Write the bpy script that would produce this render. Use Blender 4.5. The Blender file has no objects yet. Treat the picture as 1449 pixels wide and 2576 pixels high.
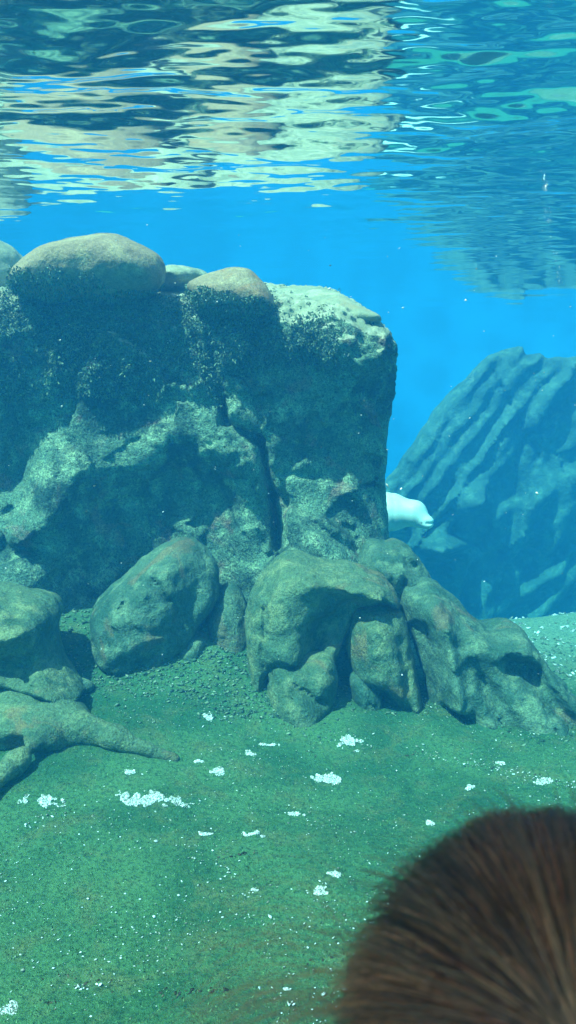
import bpy, math, random
import numpy as np
from mathutils import Vector

random.seed(7)
RNG = np.random.default_rng(11)
S = bpy.context.scene
COL = S.collection
R = math.radians

# ------------------------------------------------------------------ camera model (photo read on a 1449 x 2576 grid)
CAM_Z, PITCH, F = 1.70, R(6.7), 2022.0
CP, SP = math.cos(PITCH), math.sin(PITCH)
def ray(px, py):
    u, v = (px - 724.5) / F, (1288 - py) / F
    return u, CP + v * SP, v * CP - SP
def at(px, py, d):
    """world point seen at px,py at distance d along +Y"""
    x, y, z = ray(px, py)
    return np.array([x / y * d, d, CAM_Z + z / y * d])
def project(P):
    X, Y, Z = P[..., 0], P[..., 1], P[..., 2] - CAM_Z
    fw = Y * CP - Z * SP
    up = Y * SP + Z * CP
    return 724.5 + F * X / fw, 1288 - F * up / fw

# ------------------------------------------------------------------ noise
_perm = np.random.default_rng(3).permutation(256).astype(np.int64)
_perm = np.concatenate([_perm, _perm, _perm])
_g = np.random.default_rng(5).normal(size=(256, 3)); _g /= np.linalg.norm(_g, axis=1)[:, None]
_g = _g.astype(np.float32)
def noise3(p):
    p = np.asarray(p, dtype=np.float32)
    sh = p.shape[:-1]; p = p.reshape(-1, 3)
    out = np.empty(len(p), np.float32)
    for a in range(0, len(p), 400000):
        q = p[a:a + 400000]
        i = np.floor(q).astype(np.int64); f = q - i; i &= 255
        w = f * f * f * (f * (f * 6 - 15) + 10)
        r = 0
        for dx in (0, 1):
            wx = w[:, 0] if dx else 1 - w[:, 0]
            for dy in (0, 1):
                wy = w[:, 1] if dy else 1 - w[:, 1]
                for dz in (0, 1):
                    wz = w[:, 2] if dz else 1 - w[:, 2]
                    h = _perm[_perm[_perm[i[:, 0] + dx] + i[:, 1] + dy] + i[:, 2] + dz]
                    gr = _g[h]
                    d = gr[:, 0] * (f[:, 0] - dx) + gr[:, 1] * (f[:, 1] - dy) + gr[:, 2] * (f[:, 2] - dz)
                    r = r + wx * wy * wz * d
        out[a:a + 400000] = r
    return out.reshape(sh)
def fbm(p, octv=4, gain=.5, ridged=False):
    p = np.asarray(p, np.float32); a, s, t = 1., 0., 0.
    for k in range(octv):
        n = noise3(p * (2.03 ** k) + 17.3 * k)
        if ridged: n = .5 - np.abs(n) * 1.6
        s = s + a * n; t += a; a *= gain
    return s / t
def sstep(a, b, x):
    t = np.clip((x - a) / (b - a), 0, 1); return t * t * (3 - 2 * t)
def smin(a, b, k):
    h = np.clip(.5 + .5 * (b - a) / k, 0, 1); return b * (1 - h) + a * h - k * h * (1 - h)
def smax(a, b, k): return -smin(-a, -b, k)

# ------------------------------------------------------------------ solid modelling helpers
def surface_nets(f, org, h):
    s = f < 0
    nx, ny, nz = f.shape
    c = np.zeros((nx - 1, ny - 1, nz - 1), np.int8)
    corners = [(i, j, k) for i in (0, 1) for j in (0, 1) for k in (0, 1)]
    sl = lambda A, o: A[o[0]:nx - 1 + o[0], o[1]:ny - 1 + o[1], o[2]:nz - 1 + o[2]]
    for o in corners: c += sl(s, o)
    act = (c > 0) & (c < 8)
    ii = np.argwhere(act); n = len(ii)
    idx = -np.ones(act.shape, np.int64); idx[act] = np.arange(n)
    fv = {o: f[ii[:, 0] + o[0], ii[:, 1] + o[1], ii[:, 2] + o[2]] for o in corners}
    pos = np.zeros((n, 3)); cnt = np.zeros(n)
    for o in corners:
        for ax in range(3):
            if o[ax]: continue
            b = list(o); b[ax] = 1; b = tuple(b)
            fa, fb = fv[o], fv[b]; x = (fa < 0) != (fb < 0)
            t = np.where(x, fa / np.where(x, fa - fb, 1), 0)
            q = np.tile(np.array(o, float), (n, 1)); q[:, ax] = t
            pos[x] += q[x]; cnt[x] += 1
    V = (ii + pos / cnt[:, None]) * h + np.asarray(org)
    Q = []
    for ax in range(3):
        a = s.take(range(0, f.shape[ax] - 1), ax); b = s.take(range(1, f.shape[ax]), ax)
        e = np.argwhere(a != b); 
        o1, o2 = [(1, 2), (2, 0), (0, 1)][ax]
        lim = np.array(act.shape)
        ok = (e[:, o1] > 0) & (e[:, o2] > 0) & (e[:, o1] < lim[o1]) & (e[:, o2] < lim[o2]); e = e[ok]
        ins = a[tuple(e.T)]
        def cell(d1, d2):
            q = e.copy(); q[:, o1] += d1; q[:, o2] += d2; return idx[tuple(q.T)]
        quad = np.stack([cell(-1, -1), cell(0, -1), cell(0, 0), cell(-1, 0)], 1)
        quad[~ins] = quad[~ins][:, ::-1]
        Q.append(quad)
    return V, np.concatenate(Q)
def new_mesh(name, V, Q, smooth=True):
    V = np.asarray(V, np.float32); Q = np.asarray(Q, np.int32)
    me = bpy.data.meshes.new(name)
    k = Q.shape[1]
    me.vertices.add(len(V)); me.vertices.foreach_set('co', V.ravel())
    me.loops.add(Q.size); me.loops.foreach_set('vertex_index', Q.ravel())
    me.polygons.add(len(Q)); me.polygons.foreach_set('loop_start', np.arange(0, Q.size, k, dtype=np.int32))
    me.update(calc_edges=True); me.validate()
    if smooth: me.polygons.foreach_set('use_smooth', np.ones(len(me.polygons), bool))
    me.update()
    return me
def vnormals(V, Q):
    k = Q.shape[1]
    a, b, c = V[Q[:, 0]], V[Q[:, 1]], V[Q[:, 2]]
    n = np.cross(b - a, c - a)
    if k == 4: n = n + np.cross(c - a, V[Q[:, 3]] - a)
    N = np.zeros_like(V)
    for j in range(k): np.add.at(N, Q[:, j], n)
    return N / (np.linalg.norm(N, axis=1)[:, None] + 1e-12)
def link(name, me, mat, parent=None, loc=None):
    o = bpy.data.objects.new(name, me); COL.objects.link(o)
    if mat: me.materials.append(mat)
    if parent is not None: o.parent = parent
    if loc is not None: o.location = [float(c) for c in loc]
    return o
def tag(o, label=None, cat=None, group=None, kind=None):
    if label: o['label'] = label
    if cat: o['category'] = cat
    if group: o['group'] = group
    if kind: o['kind'] = kind
    return o
def solid(fn, lo, hi, h):
    lo = np.array(lo, float); hi = np.array(hi, float)
    n = np.ceil((hi - lo) / h).astype(int) + 1
    g = np.stack(np.meshgrid(*[lo[i] + h * np.arange(n[i]) for i in range(3)], indexing='ij'), -1).astype(np.float32)
    f = fn(g)
    m = f.copy(); m[[0, -1]] = np.maximum(m[[0, -1]], h * .5); m[:, [0, -1]] = np.maximum(m[:, [0, -1]], h * .5); m[:, :, [0, -1]] = np.maximum(m[:, :, [0, -1]], h * .5)
    return surface_nets(m, lo, h)
def ell(c, r, rot=0., tilt=0.):
    """ellipsoid: r = half sizes (across, depth, up), rot = turn in the picture plane (deg, anticlockwise)"""
    ca, sa = math.cos(R(rot)), math.sin(R(rot)); ct, st = math.cos(R(tilt)), math.sin(R(tilt))
    c = np.asarray(c); r = np.asarray(r, float)
    def f(g):
        d = g - c
        x = d[..., 0] * ca + d[..., 2] * sa; z0 = -d[..., 0] * sa + d[..., 2] * ca
        y = d[..., 1] * ct + z0 * st; z = -d[..., 1] * st + z0 * ct
        k = np.sqrt((x / r[0]) ** 2 + (y / r[1]) ** 2 + (z / r[2]) ** 2)
        return ((k - 1) * r.min() * (1 + .0 * k)).astype(np.float32)
    f.box = (c - r.max(), c + r.max()); return f
def cap(a, b, ra, rb):
    a = np.asarray(a, float); b = np.asarray(b, float); ab = b - a
    def f(g):
        t = np.clip(((g - a) @ ab) / (ab @ ab), 0, 1)
        return np.linalg.norm(g - (a + t[..., None] * ab), axis=-1) - (ra + (rb - ra) * t)
    m = max(ra, rb); f.box = (np.minimum(a, b) - m, np.maximum(a, b) + m); return f
def pe(px, py, d, rx, ry, rd, rot=0, tilt=0):
    k = d / F
    return ell(at(px, py, d), (rx * k, rd, ry * k), rot, tilt)
def pc(p, q, ra, rb):
    a, b = at(*p), at(*q); return cap(a, b, ra * p[2] / F, rb * q[2] / F)

SURF = []
def boulder(name, adds, mat, label, cat='boulder', subs=(), k=.06, h=.02, amp=.03, freq=2.2, fine=.008, ffreq=11, seed=0, cracks=0., group=None):
    lo = np.min([a.box[0] for a in adds], 0) - .1; hi = np.max([a.box[1] for a in adds], 0) + .1
    def fn(g):
        f = adds[0](g)
        for a in adds[1:]: f = smin(f, a(g), k)
        for s_ in subs: f = smax(f, -s_(g), k * .6)
        f = f + amp * 2 * fbm(g * freq + seed * 7.7, 3) + amp * .7 * fbm(g * freq * 2.2 + seed, 2, ridged=True)
        return f
    V, Q = solid(fn, lo, hi, h)
    N = vnormals(V, Q)
    d = fine * 2 * fbm(V * ffreq + seed, 3)
    if cracks: d = d - cracks * sstep(.30, .48, fbm(V * 3.1 + seed * 3.3, 2, ridged=True))
    V = V + N * d[:, None]
    SURF.append((V, vnormals(V, Q)))
    base = np.array([(V[:, 0].min() + V[:, 0].max()) / 2, (V[:, 1].min() + V[:, 1].max()) / 2, V[:, 2].min()])
    o = link(name, new_mesh(name, V - base, Q), mat, loc=base)
    return tag(o, label, cat, group)

# ------------------------------------------------------------------ material helpers
def mat(name):
    m = bpy.data.materials.new(name); m.use_nodes = True
    nt = m.node_tree; nt.nodes.clear()
    out = nt.nodes.new('ShaderNodeOutputMaterial')
    return m, nt, out
def nd(nt, typ, **kw):
    n = nt.nodes.new(typ)
    for k_, v in kw.items():
        if k_.startswith('i_'):
            n.inputs[k_[2:].replace('_', ' ')].default_value = v
        else: setattr(n, k_, v)
    return n
def noise(nt, vec, scale, detail=4, rough=.55, dist=0):
    n = nd(nt, 'ShaderNodeTexNoise'); n.inputs['Scale'].default_value = scale
    n.inputs['Detail'].default_value = detail; n.inputs['Roughness'].default_value = rough; n.inputs['Distortion'].default_value = dist
    nt.links.new(vec, n.inputs['Vector']); return n.outputs['Fac']
def mrange(nt, val, a, b, c=0., d=1.):
    n = nd(nt, 'ShaderNodeMapRange'); n.interpolation_type = 'SMOOTHSTEP'
    nt.links.new(val, n.inputs['Value'])
    for key, v in (('From Min', a), ('From Max', b), ('To Min', c), ('To Max', d)): n.inputs[key].default_value = v
    return n.outputs['Result']
def mixc(nt, fac, a, b, blend='MIX'):
    n = nd(nt, 'ShaderNodeMix', data_type='RGBA', blend_type=blend)
    if isinstance(fac, (int, float)): n.inputs[0].default_value = fac
    else: nt.links.new(fac, n.inputs[0])
    for i, c in ((6, a), (7, b)):
        if isinstance(c, (tuple, list)): n.inputs[i].default_value = (*c, 1)
        else: nt.links.new(c, n.inputs[i])
    return n.outputs[2]
def rock_mat(name, dark, mid, pale, tint, tint_amt=.5, speck=.35, bump=.6, scale=1., streak=None, tint_th=(.56, .68)):
    m, nt, out = mat(name); L = nt.links.new
    pos = nd(nt, 'ShaderNodeNewGeometry').outputs['Position']
    n1 = noise(nt, pos, 2.1 * scale, 5, .6, .4); n2 = noise(nt, pos, 7 * scale, 5, .65); n3 = noise(nt, pos, 3.3 * scale, 4, .6, .8)
    n4 = noise(nt, pos, 60, 3, .7); n5 = noise(nt, pos, 150, 2, .6)
    c = mixc(nt, mrange(nt, n1, .36, .6), dark, mid)
    c = mixc(nt, mrange(nt, n2, .46, .7), c, pale)
    t = mrange(nt, n3, tint_th[0], tint_th[1], 0, tint_amt)
    c = mixc(nt, t, c, tint)
    sp = nd(nt, 'ShaderNodeMath', operation='ADD'); L(mrange(nt, n4, .3, .7, -speck * .5, speck * .5), sp.inputs[0]); L(mrange(nt, n5, .3, .7, 1 - speck * .6, 1 + speck * .6), sp.inputs[1])
    cc = nd(nt, 'ShaderNodeCombineColor'); [L(sp.outputs[0], cc.inputs[i]) for i in range(3)]
    c = mixc(nt, 1., c, cc.outputs[0], 'MULTIPLY')
    b = nd(nt, 'ShaderNodeBsdfPrincipled'); L(c, b.inputs['Base Color'])
    b.inputs['Roughness'].default_value = .85; b.inputs['Specular IOR Level'].default_value = .15
    h1 = nd(nt, 'ShaderNodeMath', operation='MULTIPLY_ADD'); L(n4, h1.inputs[0]); h1.inputs[1].default_value = .35; L(noise(nt, pos, 18, 5, .65), h1.inputs[2])
    bp = nd(nt, 'ShaderNodeBump'); bp.inputs['Strength'].default_value = bump; bp.inputs['Distance'].default_value = .04
    L(h1.outputs[0], bp.inputs['Height']); L(bp.outputs[0], b.inputs['Normal'])
    L(b.outputs[0], out.inputs['Surface']); return m
def plain(name, col, rough=.6, var=.25, scale=20, spec=.3):
    m, nt, out = mat(name); L = nt.links.new
    pos = nd(nt, 'ShaderNodeNewGeometry').outputs['Position']
    f = noise(nt, pos, scale, 4, .6)
    c = mixc(nt, mrange(nt, f, .3, .7), tuple(x * (1 - var) for x in col), tuple(min(1, x * (1 + var)) for x in col))
    b = nd(nt, 'ShaderNodeBsdfPrincipled'); L(c, b.inputs['Base Color']); b.inputs['Roughness'].default_value = rough
    b.inputs['Specular IOR Level'].default_value = spec
    L(b.outputs[0], out.inputs['Surface']); return m

M_cliff = rock_mat('cliff_rock', (.022, .05, .038), (.10, .165, .105), (.23, .30, .18), (.24, .12, .09), .6, 1.0, 1.)
M_dome = rock_mat('dome_rock', (.16, .125, .08), (.25, .19, .11), (.33, .27, .15), (.30, .17, .08), .7, .4, .5)
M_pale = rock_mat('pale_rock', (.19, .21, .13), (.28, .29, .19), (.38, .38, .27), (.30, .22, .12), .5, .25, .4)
M_green = rock_mat('mossy_rock', (.03, .075, .05), (.075, .125, .08), (.16, .215, .125), (.20, .11, .055), .5, .5, .8)
M_green2 = rock_mat('mossy_rock_yellow', (.04, .085, .05), (.095, .14, .075), (.19, .215, .105), (.22, .125, .055), .55, .5, .8)
M_far = rock_mat('far_rock', (.045, .07, .065), (.08, .115, .095), (.13, .17, .13), (.3, .3, .24), .3, .3, .8)

# floor: short green algae over gravel
def floor_mat():
    m, nt, out = mat('algae_floor'); L = nt.links.new
    pos = nd(nt, 'ShaderNodeNewGeometry').outputs['Position']
    n1 = noise(nt, pos, 1.1, 5, .6, .5); n2 = noise(nt, pos, 5, 5, .65, .3); n3 = noise(nt, pos, 55, 4, .75); n4 = noise(nt, pos, 170, 3, .7)
    c = mixc(nt, mrange(nt, n1, .36, .64), (.035, .122, .052), (.105, .228, .092))
    c = mixc(nt, mrange(nt, n2, 0.47, .70, 0, .75), c, (.16, .185, .075))
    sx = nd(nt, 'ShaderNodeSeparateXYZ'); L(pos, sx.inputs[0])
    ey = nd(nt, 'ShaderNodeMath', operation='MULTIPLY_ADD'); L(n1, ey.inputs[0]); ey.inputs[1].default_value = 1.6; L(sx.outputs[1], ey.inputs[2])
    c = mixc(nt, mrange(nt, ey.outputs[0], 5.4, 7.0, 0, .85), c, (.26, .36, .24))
    c = mixc(nt, mrange(nt, n3, .42, .66, 0, .75), c, (.015, .06, .035))
    c = mixc(nt, mrange(nt, n4, .58, .74, 0, .7), c, (.20, .36, .22))
    b = nd(nt, 'ShaderNodeBsdfPrincipled'); L(c, b.inputs['Base Color']); b.inputs['Roughness'].default_value = .9
    b.inputs['Specular IOR Level'].default_value = .1
    bp = nd(nt, 'ShaderNodeBump'); bp.inputs['Strength'].default_value = .8; bp.inputs['Distance'].default_value = .02
    a = nd(nt, 'ShaderNodeMath', operation='ADD'); L(n3, a.inputs[0]); L(n4, a.inputs[1])
    L(a.outputs[0], bp.inputs['Height']); L(bp.outputs[0], b.inputs['Normal'])
    L(b.outputs[0], out.inputs['Surface']); return m
M_floor = floor_mat()

# ------------------------------------------------------------------ floor
def floor_z(x, y):
    x = np.asarray(x, float); y = np.asarray(y, float)
    left = 1 - sstep(-.55, .45, x)
    z = .46 * sstep(3.9, 5.5, y) * left + .09 * np.exp(-((x - .15) / .75) ** 2) * sstep(3.5, 4.4, y) * (1 - sstep(5, 6.2, y)) + .10 * sstep(2.9, 4.2, y) * (1 - sstep(-1.1, .1, x))
    z = z - 2.6 * sstep(6.7, 11.0, y + .25 * np.sin(x * 1.3))
    z = z + .03 * np.sin(x * 1.9 + .5) * np.sin(y * 1.3)
    return z
def floor_pt(px, py):
    x, y, z = ray(px, py)
    d = 2.0
    for d in np.arange(1.2, 12, .01):
        if CAM_Z + z / y * d <= floor_z(x / y * d, d): break
    return np.array([x / y * d, d, float(floor_z(x / y * d, d))])
def grid_mesh(xs, ys, zf):
    X, Y = np.meshgrid(xs, ys, indexing='ij'); Z = zf(X, Y)
    V = np.stack([X, Y, Z], -1).reshape(-1, 3)
    n, m_ = len(xs), len(ys)
    i = np.arange(n * m_).reshape(n, m_)
    Q = np.stack([i[:-1, :-1], i[1:, :-1], i[1:, 1:], i[:-1, 1:]], -1).reshape(-1, 4)
    return V, Q
def fz(X, Y):
    P = np.stack([X, Y, 0 * X], -1)
    near = 1 - sstep(5, 8, Y)
    return floor_z(X, Y) + .035 * fbm(P * 2.2, 4) + near * (.012 * fbm(P * 14 + 3, 3) + .006 * noise3(P * 45))
xs = np.concatenate([np.arange(-14, -3, .25), np.arange(-3, 3.2, .02), np.arange(3.2, 14, .25)])
ys = np.concatenate([np.arange(.70, 1.6, .1), np.arange(1.6, 5.6, .015), np.arange(5.6, 20, .08)])
V, Q = grid_mesh(xs, ys, fz)
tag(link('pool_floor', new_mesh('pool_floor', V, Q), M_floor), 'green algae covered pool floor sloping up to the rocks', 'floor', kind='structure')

# ------------------------------------------------------------------ tall rock outcrop (relief of the front read from the photograph, built at 5 m)
CTRL = [  # px, py, metres towards the camera
    (-80, 760, .12), (60, 760, .14), (60, 860, .20), (60, 950, .20), (180, 760, .16), (180, 870, .20), (200, 960, .18), (330, 760, .14), (330, 870, .20), (330, 960, .14),
    (450, 760, .18), (470, 860, .22), (450, 950, .22), (560, 800, .22), (620, 830, .22), (600, 920, .20), (700, 850, .26), (700, 950, .14), (760, 1010, .12), (800, 860, .24), (830, 940, .16),
    (900, 870, .26), (970, 880, .28), (900, 980, .10), (980, 980, .14), (270, 1015, .06), (350, 1050, -.06), (180, 1012, .10), (100, 1020, .10), (450, 1000, .14), (30, 1010, .05),
    (110, 1060, .12), (200, 1060, .12), (130, 1150, .28), (200, 1150, .20), (120, 1250, .38), (180, 1220, .34), (110, 1340, .44), (180, 1320, .34), (60, 1430, .56), (130, 1440, .50), (60, 1510, .50),
    (40, 1080, -.18), (42, 1160, -.18), (42, 1250, -.12), (30, 1350, .0), (3, 1100, .26), (3, 1300, .36), (-70, 1100, .30), (-70, 1350, .40),
    (240, 1180, .26), (320, 1150, .22), (400, 1110, .18), (290, 1090, -.02),
    (260, 1270, -.10), (350, 1230, -.16), (450, 1220, -.22), (540, 1210, -.14), (300, 1350, -.06), (420, 1320, -.14), (520, 1330, -.10), (560, 1420, -.02), (380, 1430, -.08), (240, 1420, -.08), (560, 1260, -.24),
    (500, 1030, .08), (540, 1010, .10), (520, 1100, .24), (580, 1060, .22), (590, 1120, .32), (615, 1190, .38), (640, 1250, .36), (630, 1330, .32), (650, 1420, .34),
    (662, 1130, .05), (685, 1260, -.12), (697, 1350, -.12), (720, 1080, .16), (720, 1180, .06), (735, 1260, .14), (765, 1340, .32), (840, 1385, .42), (760, 1400, .44),
    (800, 1250, .0), (880, 1290, -.06), (930, 1340, -.05), (850, 1150, -.14), (900, 1080, -.06), (940, 1200, -.14), (980, 1090, .03), (980, 1300, -.05),
    (150, 1570, .3), (300, 1570, .0), (500, 1570, .0), (700, 1570, .3), (900, 1570, .1),
]
CT = np.array(CTRL, float)
def relief(px, py):
    num = np.zeros_like(px); den = np.zeros_like(px)
    for cx, cy, o in CT:
        w = 1 / (((px - cx) / 100) ** 2 + ((py - cy) / 100) ** 2 + .11) ** 2.0
        num += w * o; den += w
    return 1.3 * num / den
D0 = 5.3
def facets(u, v, n, box, tilt, step, seed):
    """broken planes: every cell of the face has its own slope and offset"""
    r = np.random.default_rng(seed); c = np.stack([r.uniform(box[0], box[1], n), r.uniform(box[2], box[3], n)], -1); gr = r.normal(0, tilt, (n, 2)); of = r.normal(0, step, n)
    best = np.full(u.shape, 1e9); val = np.zeros(u.shape)
    for k_ in range(n):
        d2 = (u - c[k_, 0]) ** 2 + (v - c[k_, 1]) ** 2; m_ = d2 < best
        best = np.where(m_, d2, best); val = np.where(m_, of[k_] + gr[k_, 0] * (u - c[k_, 0]) + gr[k_, 1] * (v - c[k_, 1]), val)
    return val
zg = np.arange(-.2, 3.4, .02)
def cliff_fn(g):
    x, y, z = g[..., 0], g[..., 1], g[..., 2]
    # relief on the x-z plane only
    X2, Z2 = x[:, 0, :], z[:, 0, :]
    P2 = np.stack([X2, np.full_like(X2, D0), Z2], -1)
    px, py = project(P2)
    q = np.stack([px, py], -1)
    wob = 14 * noise3(np.stack([px / 60, py / 60, 0 * px], -1)); wob2 = 14 * noise3(np.stack([px / 60, py / 60, 0 * px + 9], -1))
    rel = relief(px + wob, py + wob2)
    for _ in range(3):
        for ax_ in (0, 1):
            c_ = np.cumsum(np.concatenate([np.repeat(rel.take([0], ax_), 5, ax_), rel, np.repeat(rel.take([-1], ax_), 4, ax_)], ax_), ax_)
            n_ = rel.shape[ax_]; rel = (c_.take(range(9, n_ + 9), ax_)[:n_] - c_.take(range(0, n_), ax_)[:n_]) / 9 if ax_ == 0 else (c_[:, 9:n_ + 9] - c_[:, :n_]) / 9
    rel = rel * .78
    rough = .5 + .9 * (1 - sstep(980, 1080, py))
    P = np.stack([X2, 0 * X2, Z2], -1)
    rel = rel + rough * (.045 * fbm(P * 5, 4) + .03 * fbm(P * 12 + 4, 3, ridged=True) - .03)
    fu = X2 + .06 * noise3(P * 4) + .02 * noise3(P * 15); fv = Z2 + .06 * noise3(P * 4 + 8) + .02 * noise3(P * 15 + 3)
    rel = rel + facets(fu, fv * .7, 60, (-3.3, .9, .1, 2.2), .16, .018, 2) + facets(fu, fv, 260, (-3.3, .9, .2, 3.1), .14, .008, 3)
    # long vertical cracks
    for (ax, ay, bx, by, dep) in ((535, 860, 568, 1060, .20), (568, 1060, 655, 1110, .12), (655, 1100, 685, 1260, .24), (685, 1250, 705, 1420, .26), (690, 1240, 900, 1385, .07), (700, 1190, 810, 1200, .05), (60, 1360, 110, 1372, .08), (110, 1372, 170, 1400, .06), (70, 1072, 110, 1066, .06)):
        t = np.clip(((px - ax) * (bx - ax) + (py - ay) * (by - ay)) / ((bx - ax) ** 2 + (by - ay) ** 2), 0, 1)
        dd = np.hypot(px - ax - t * (bx - ax), py - ay - t * (by - ay)) + 5 * noise3(np.stack([px / 18, py / 18, 0 * px + 5], -1))
        rel = rel - dep * np.exp(-(dd / 9) ** 2)
    front = (D0 - rel)[:, None, :] + 0 * y
    f = (front - y) * .8
    # top surface rises to the back
    rim = np.interp(x, [-3.5, -2.2, -1.9, -1.2, -.75, -.5, -.15, .15, .35, .6, .8], [2.56, 2.56, 2.50, 2.50, 2.44, 2.42, 2.42, 2.38, 2.38, 2.31, 2.22])
    slope = np.interp(x, [-3, -1.5, -.9, -.3, .2, .5, .8], [.15, .12, .18, .26, .28, .22, .1])
    back = np.clip(y - 5.12, -.3, 1.05)
    top = rim + slope * back - .5 * np.clip(y - 6.3, 0, 9) + .05 * fbm(g * 2.3, 3)
    f = smax(f, (z - top) * .9, .22)
    # right-hand side
    edge = np.interp(z, [.2, .6, .9, 1.3, 1.7, 2.0, 2.2, 2.35, 2.5, 2.8], [.76, .74, .71, .69, .71, .74, .76, .75, .70, .6]) - .12 * np.clip(y - 5.9, 0, 2)
    f = smax(f, x - edge + .03 * fbm(g * 2.5 + 5, 3), .30)
    f = smax(f, y - 7.3, .2)
    return f
V, Q = solid(cliff_fn, (-3.4, 4.7, .15), (1.0, 7.45, 3.15), .02)
N = vnormals(V, Q)
px, py = project(V)
mossy = (1 - sstep(960, 1100, py + 60 * noise3(V * 3))) * sstep(-.15, .4, -N[:, 1])
disp = (.010 + .018 * mossy) * 2 * fbm(V * 16, 3) + mossy * (.045 * (fbm(V * 22 + 5, 2, ridged=True) - .25) + .014 * noise3(V * 45))
V = V + N * disp[:, None]
base = np.array([-.8, 5.3, .2])
cliff = tag(link('rock_outcrop', new_mesh('rock_outcrop', V - base, Q), M_cliff, loc=base), 'massive dark rock outcrop with shaggy algae top half and hollowed lower face', 'rock')
CV, CN, CM, CPX, CPY = V, vnormals(V, Q), mossy, px, py
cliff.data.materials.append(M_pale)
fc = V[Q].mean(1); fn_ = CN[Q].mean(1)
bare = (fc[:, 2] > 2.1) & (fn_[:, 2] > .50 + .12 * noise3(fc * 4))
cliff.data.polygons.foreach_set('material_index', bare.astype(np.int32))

# ------------------------------------------------------------------ boulders: rounded solids with the outlines of the rocks in the photograph
def poly_dist(P, poly):
    """signed distance (inside > 0) of the points P (n,2) to a closed polygon"""
    A = np.array(poly, float); Bq = np.roll(A, -1, 0)
    best = np.full(P.shape[:-1], 1e9); ins = np.zeros(P.shape[:-1], bool)
    for a, b in zip(A, Bq):
        e = b - a; w = P - a
        t = np.clip((w @ e) / (e @ e + 1e-9), 0, 1); best = np.minimum(best, np.linalg.norm(w - t[..., None] * e, axis=-1))
        c = ((a[1] > P[..., 1]) != (b[1] > P[..., 1])) & (P[..., 0] < (b[0] - a[0]) * (P[..., 1] - a[1]) / (b[1] - a[1] + 1e-12) + a[0])
        ins ^= c
    return np.where(ins, best, -best)
def smooth_poly(poly, n=3):
    A = np.array(poly, float)
    for _ in range(n):
        N_ = np.roll(A, -1, 0); A = np.stack([.75 * A + .25 * N_, .25 * A + .75 * N_], 1).reshape(-1, 2)
    return A
def rock(name, poly, D, thick, rnd, mat_, label, cat='boulder', tilt=.35, marks=(), amp=.016, freq=3., fine=.008, ffreq=12, h=.016, seed=0, smooth=2, cracks=.0, dslope=0., group=None, fc_amp=1.):
    """poly: outline in picture units; D distance; thick, rnd: half depth and edge radius in metres; tilt: how far it leans back per metre of height;
    marks: (x0, y0, x1, y1, radius, metres) ridges (+) and hollows (-) on the face"""
    pts = smooth_poly(poly, smooth); W3 = np.array([at(x, y, D) for x, y in pts]); P2 = W3[:, [0, 2]]
    zc, xc = P2[:, 1].mean(), P2[:, 0].mean()
    lo = np.array([P2[:, 0].min() - .06, D - thick - .75 - abs(dslope), P2[:, 1].min() - .06]); hi = np.array([P2[:, 0].max() + .06, D + thick + .6 + abs(dslope), P2[:, 1].max() + .06])
    def fn(g):
        X2, Z2 = g[:, 0, :, 0], g[:, 0, :, 2]
        q = np.stack([X2, Z2], -1) + .012 * np.stack([noise3(np.stack([X2 * 6, Z2 * 6, 0 * X2 + seed], -1)), noise3(np.stack([X2 * 6, Z2 * 6, 0 * X2 + seed + 5], -1))], -1)
        d = poly_dist(q, P2)
        k_ = np.clip(d / rnd, 0, 1); prof = np.sqrt(np.clip(1 - (1 - k_) ** 2, 0, 1)); 
        T_ = thick * prof
        px, py = project(np.stack([X2, np.full_like(X2, D), Z2], -1))
        m_ = np.zeros_like(X2)
        wx = 10 * noise3(np.stack([px / 40, py / 40, 0 * px + seed], -1)); wy = 10 * noise3(np.stack([px / 40, py / 40, 0 * px + seed + 3], -1))
        for x0, y0, x1, y1, rr, dep in marks:
            t = np.clip(((px + wx - x0) * (x1 - x0) + (py + wy - y0) * (y1 - y0)) / ((x1 - x0) ** 2 + (y1 - y0) ** 2 + 1e-6), 0, 1)
            dd = np.hypot(px + wx - x0 - t * (x1 - x0), py + wy - y0 - t * (y1 - y0))
            m_ += dep * np.exp(-(dd / rr) ** 2)
        fu = q[..., 0] + .02 * noise3(np.stack([X2 * 12, Z2 * 12, 0 * X2 + 2], -1)); n_f = int(8 + 60 * (hi[0] - lo[0]) * (hi[2] - lo[2]))
        m_ = m_ + fc_amp * facets(fu, q[..., 1], n_f, (lo[0], hi[0], lo[2], hi[2]), .16, .010, seed + 50)
        yc = D + tilt * (Z2 - zc) + dslope * (X2 - xc)
        frontY = (yc - T_ - m_ * np.minimum(1, k_ * 2))[:, None, :]; backY = (yc + T_)[:, None, :]
        y = g[..., 1]
        f = np.maximum(frontY - y, y - backY) * .8
        f = np.where((d <= 0)[:, None, :], np.maximum(f, (-d)[:, None, :] + .004), f)
        return f + amp * 2 * fbm(g * freq + seed * 7.7, 3) + amp * .8 * (fbm(g * freq * 2.3 + seed, 2, ridged=True) - .2)
    V, Q = solid(fn, lo, hi, h)
    for _ in range(2):                                            # relax the terraces of the grid
        acc = np.zeros_like(V); cnt = np.zeros(len(V))
        for j_ in range(4):
            np.add.at(acc, Q[:, j_], V[Q[:, (j_ + 1) % 4]] + V[Q[:, (j_ + 3) % 4]]); np.add.at(cnt, Q[:, j_], 2)
        V = .4 * V + .6 * acc / cnt[:, None]
    N = vnormals(V, Q); dd = fine * 2 * fbm(V * ffreq + seed, 3)
    if cracks: dd = dd - cracks * sstep(.30, .46, fbm(V * 3.1 + seed * 3.3, 2, ridged=True))
    V = V + N * dd[:, None]
    SURF.append((V, vnormals(V, Q)))
    base = np.array([(V[:, 0].min() + V[:, 0].max()) / 2, (V[:, 1].min() + V[:, 1].max()) / 2, V[:, 2].min()])
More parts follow.
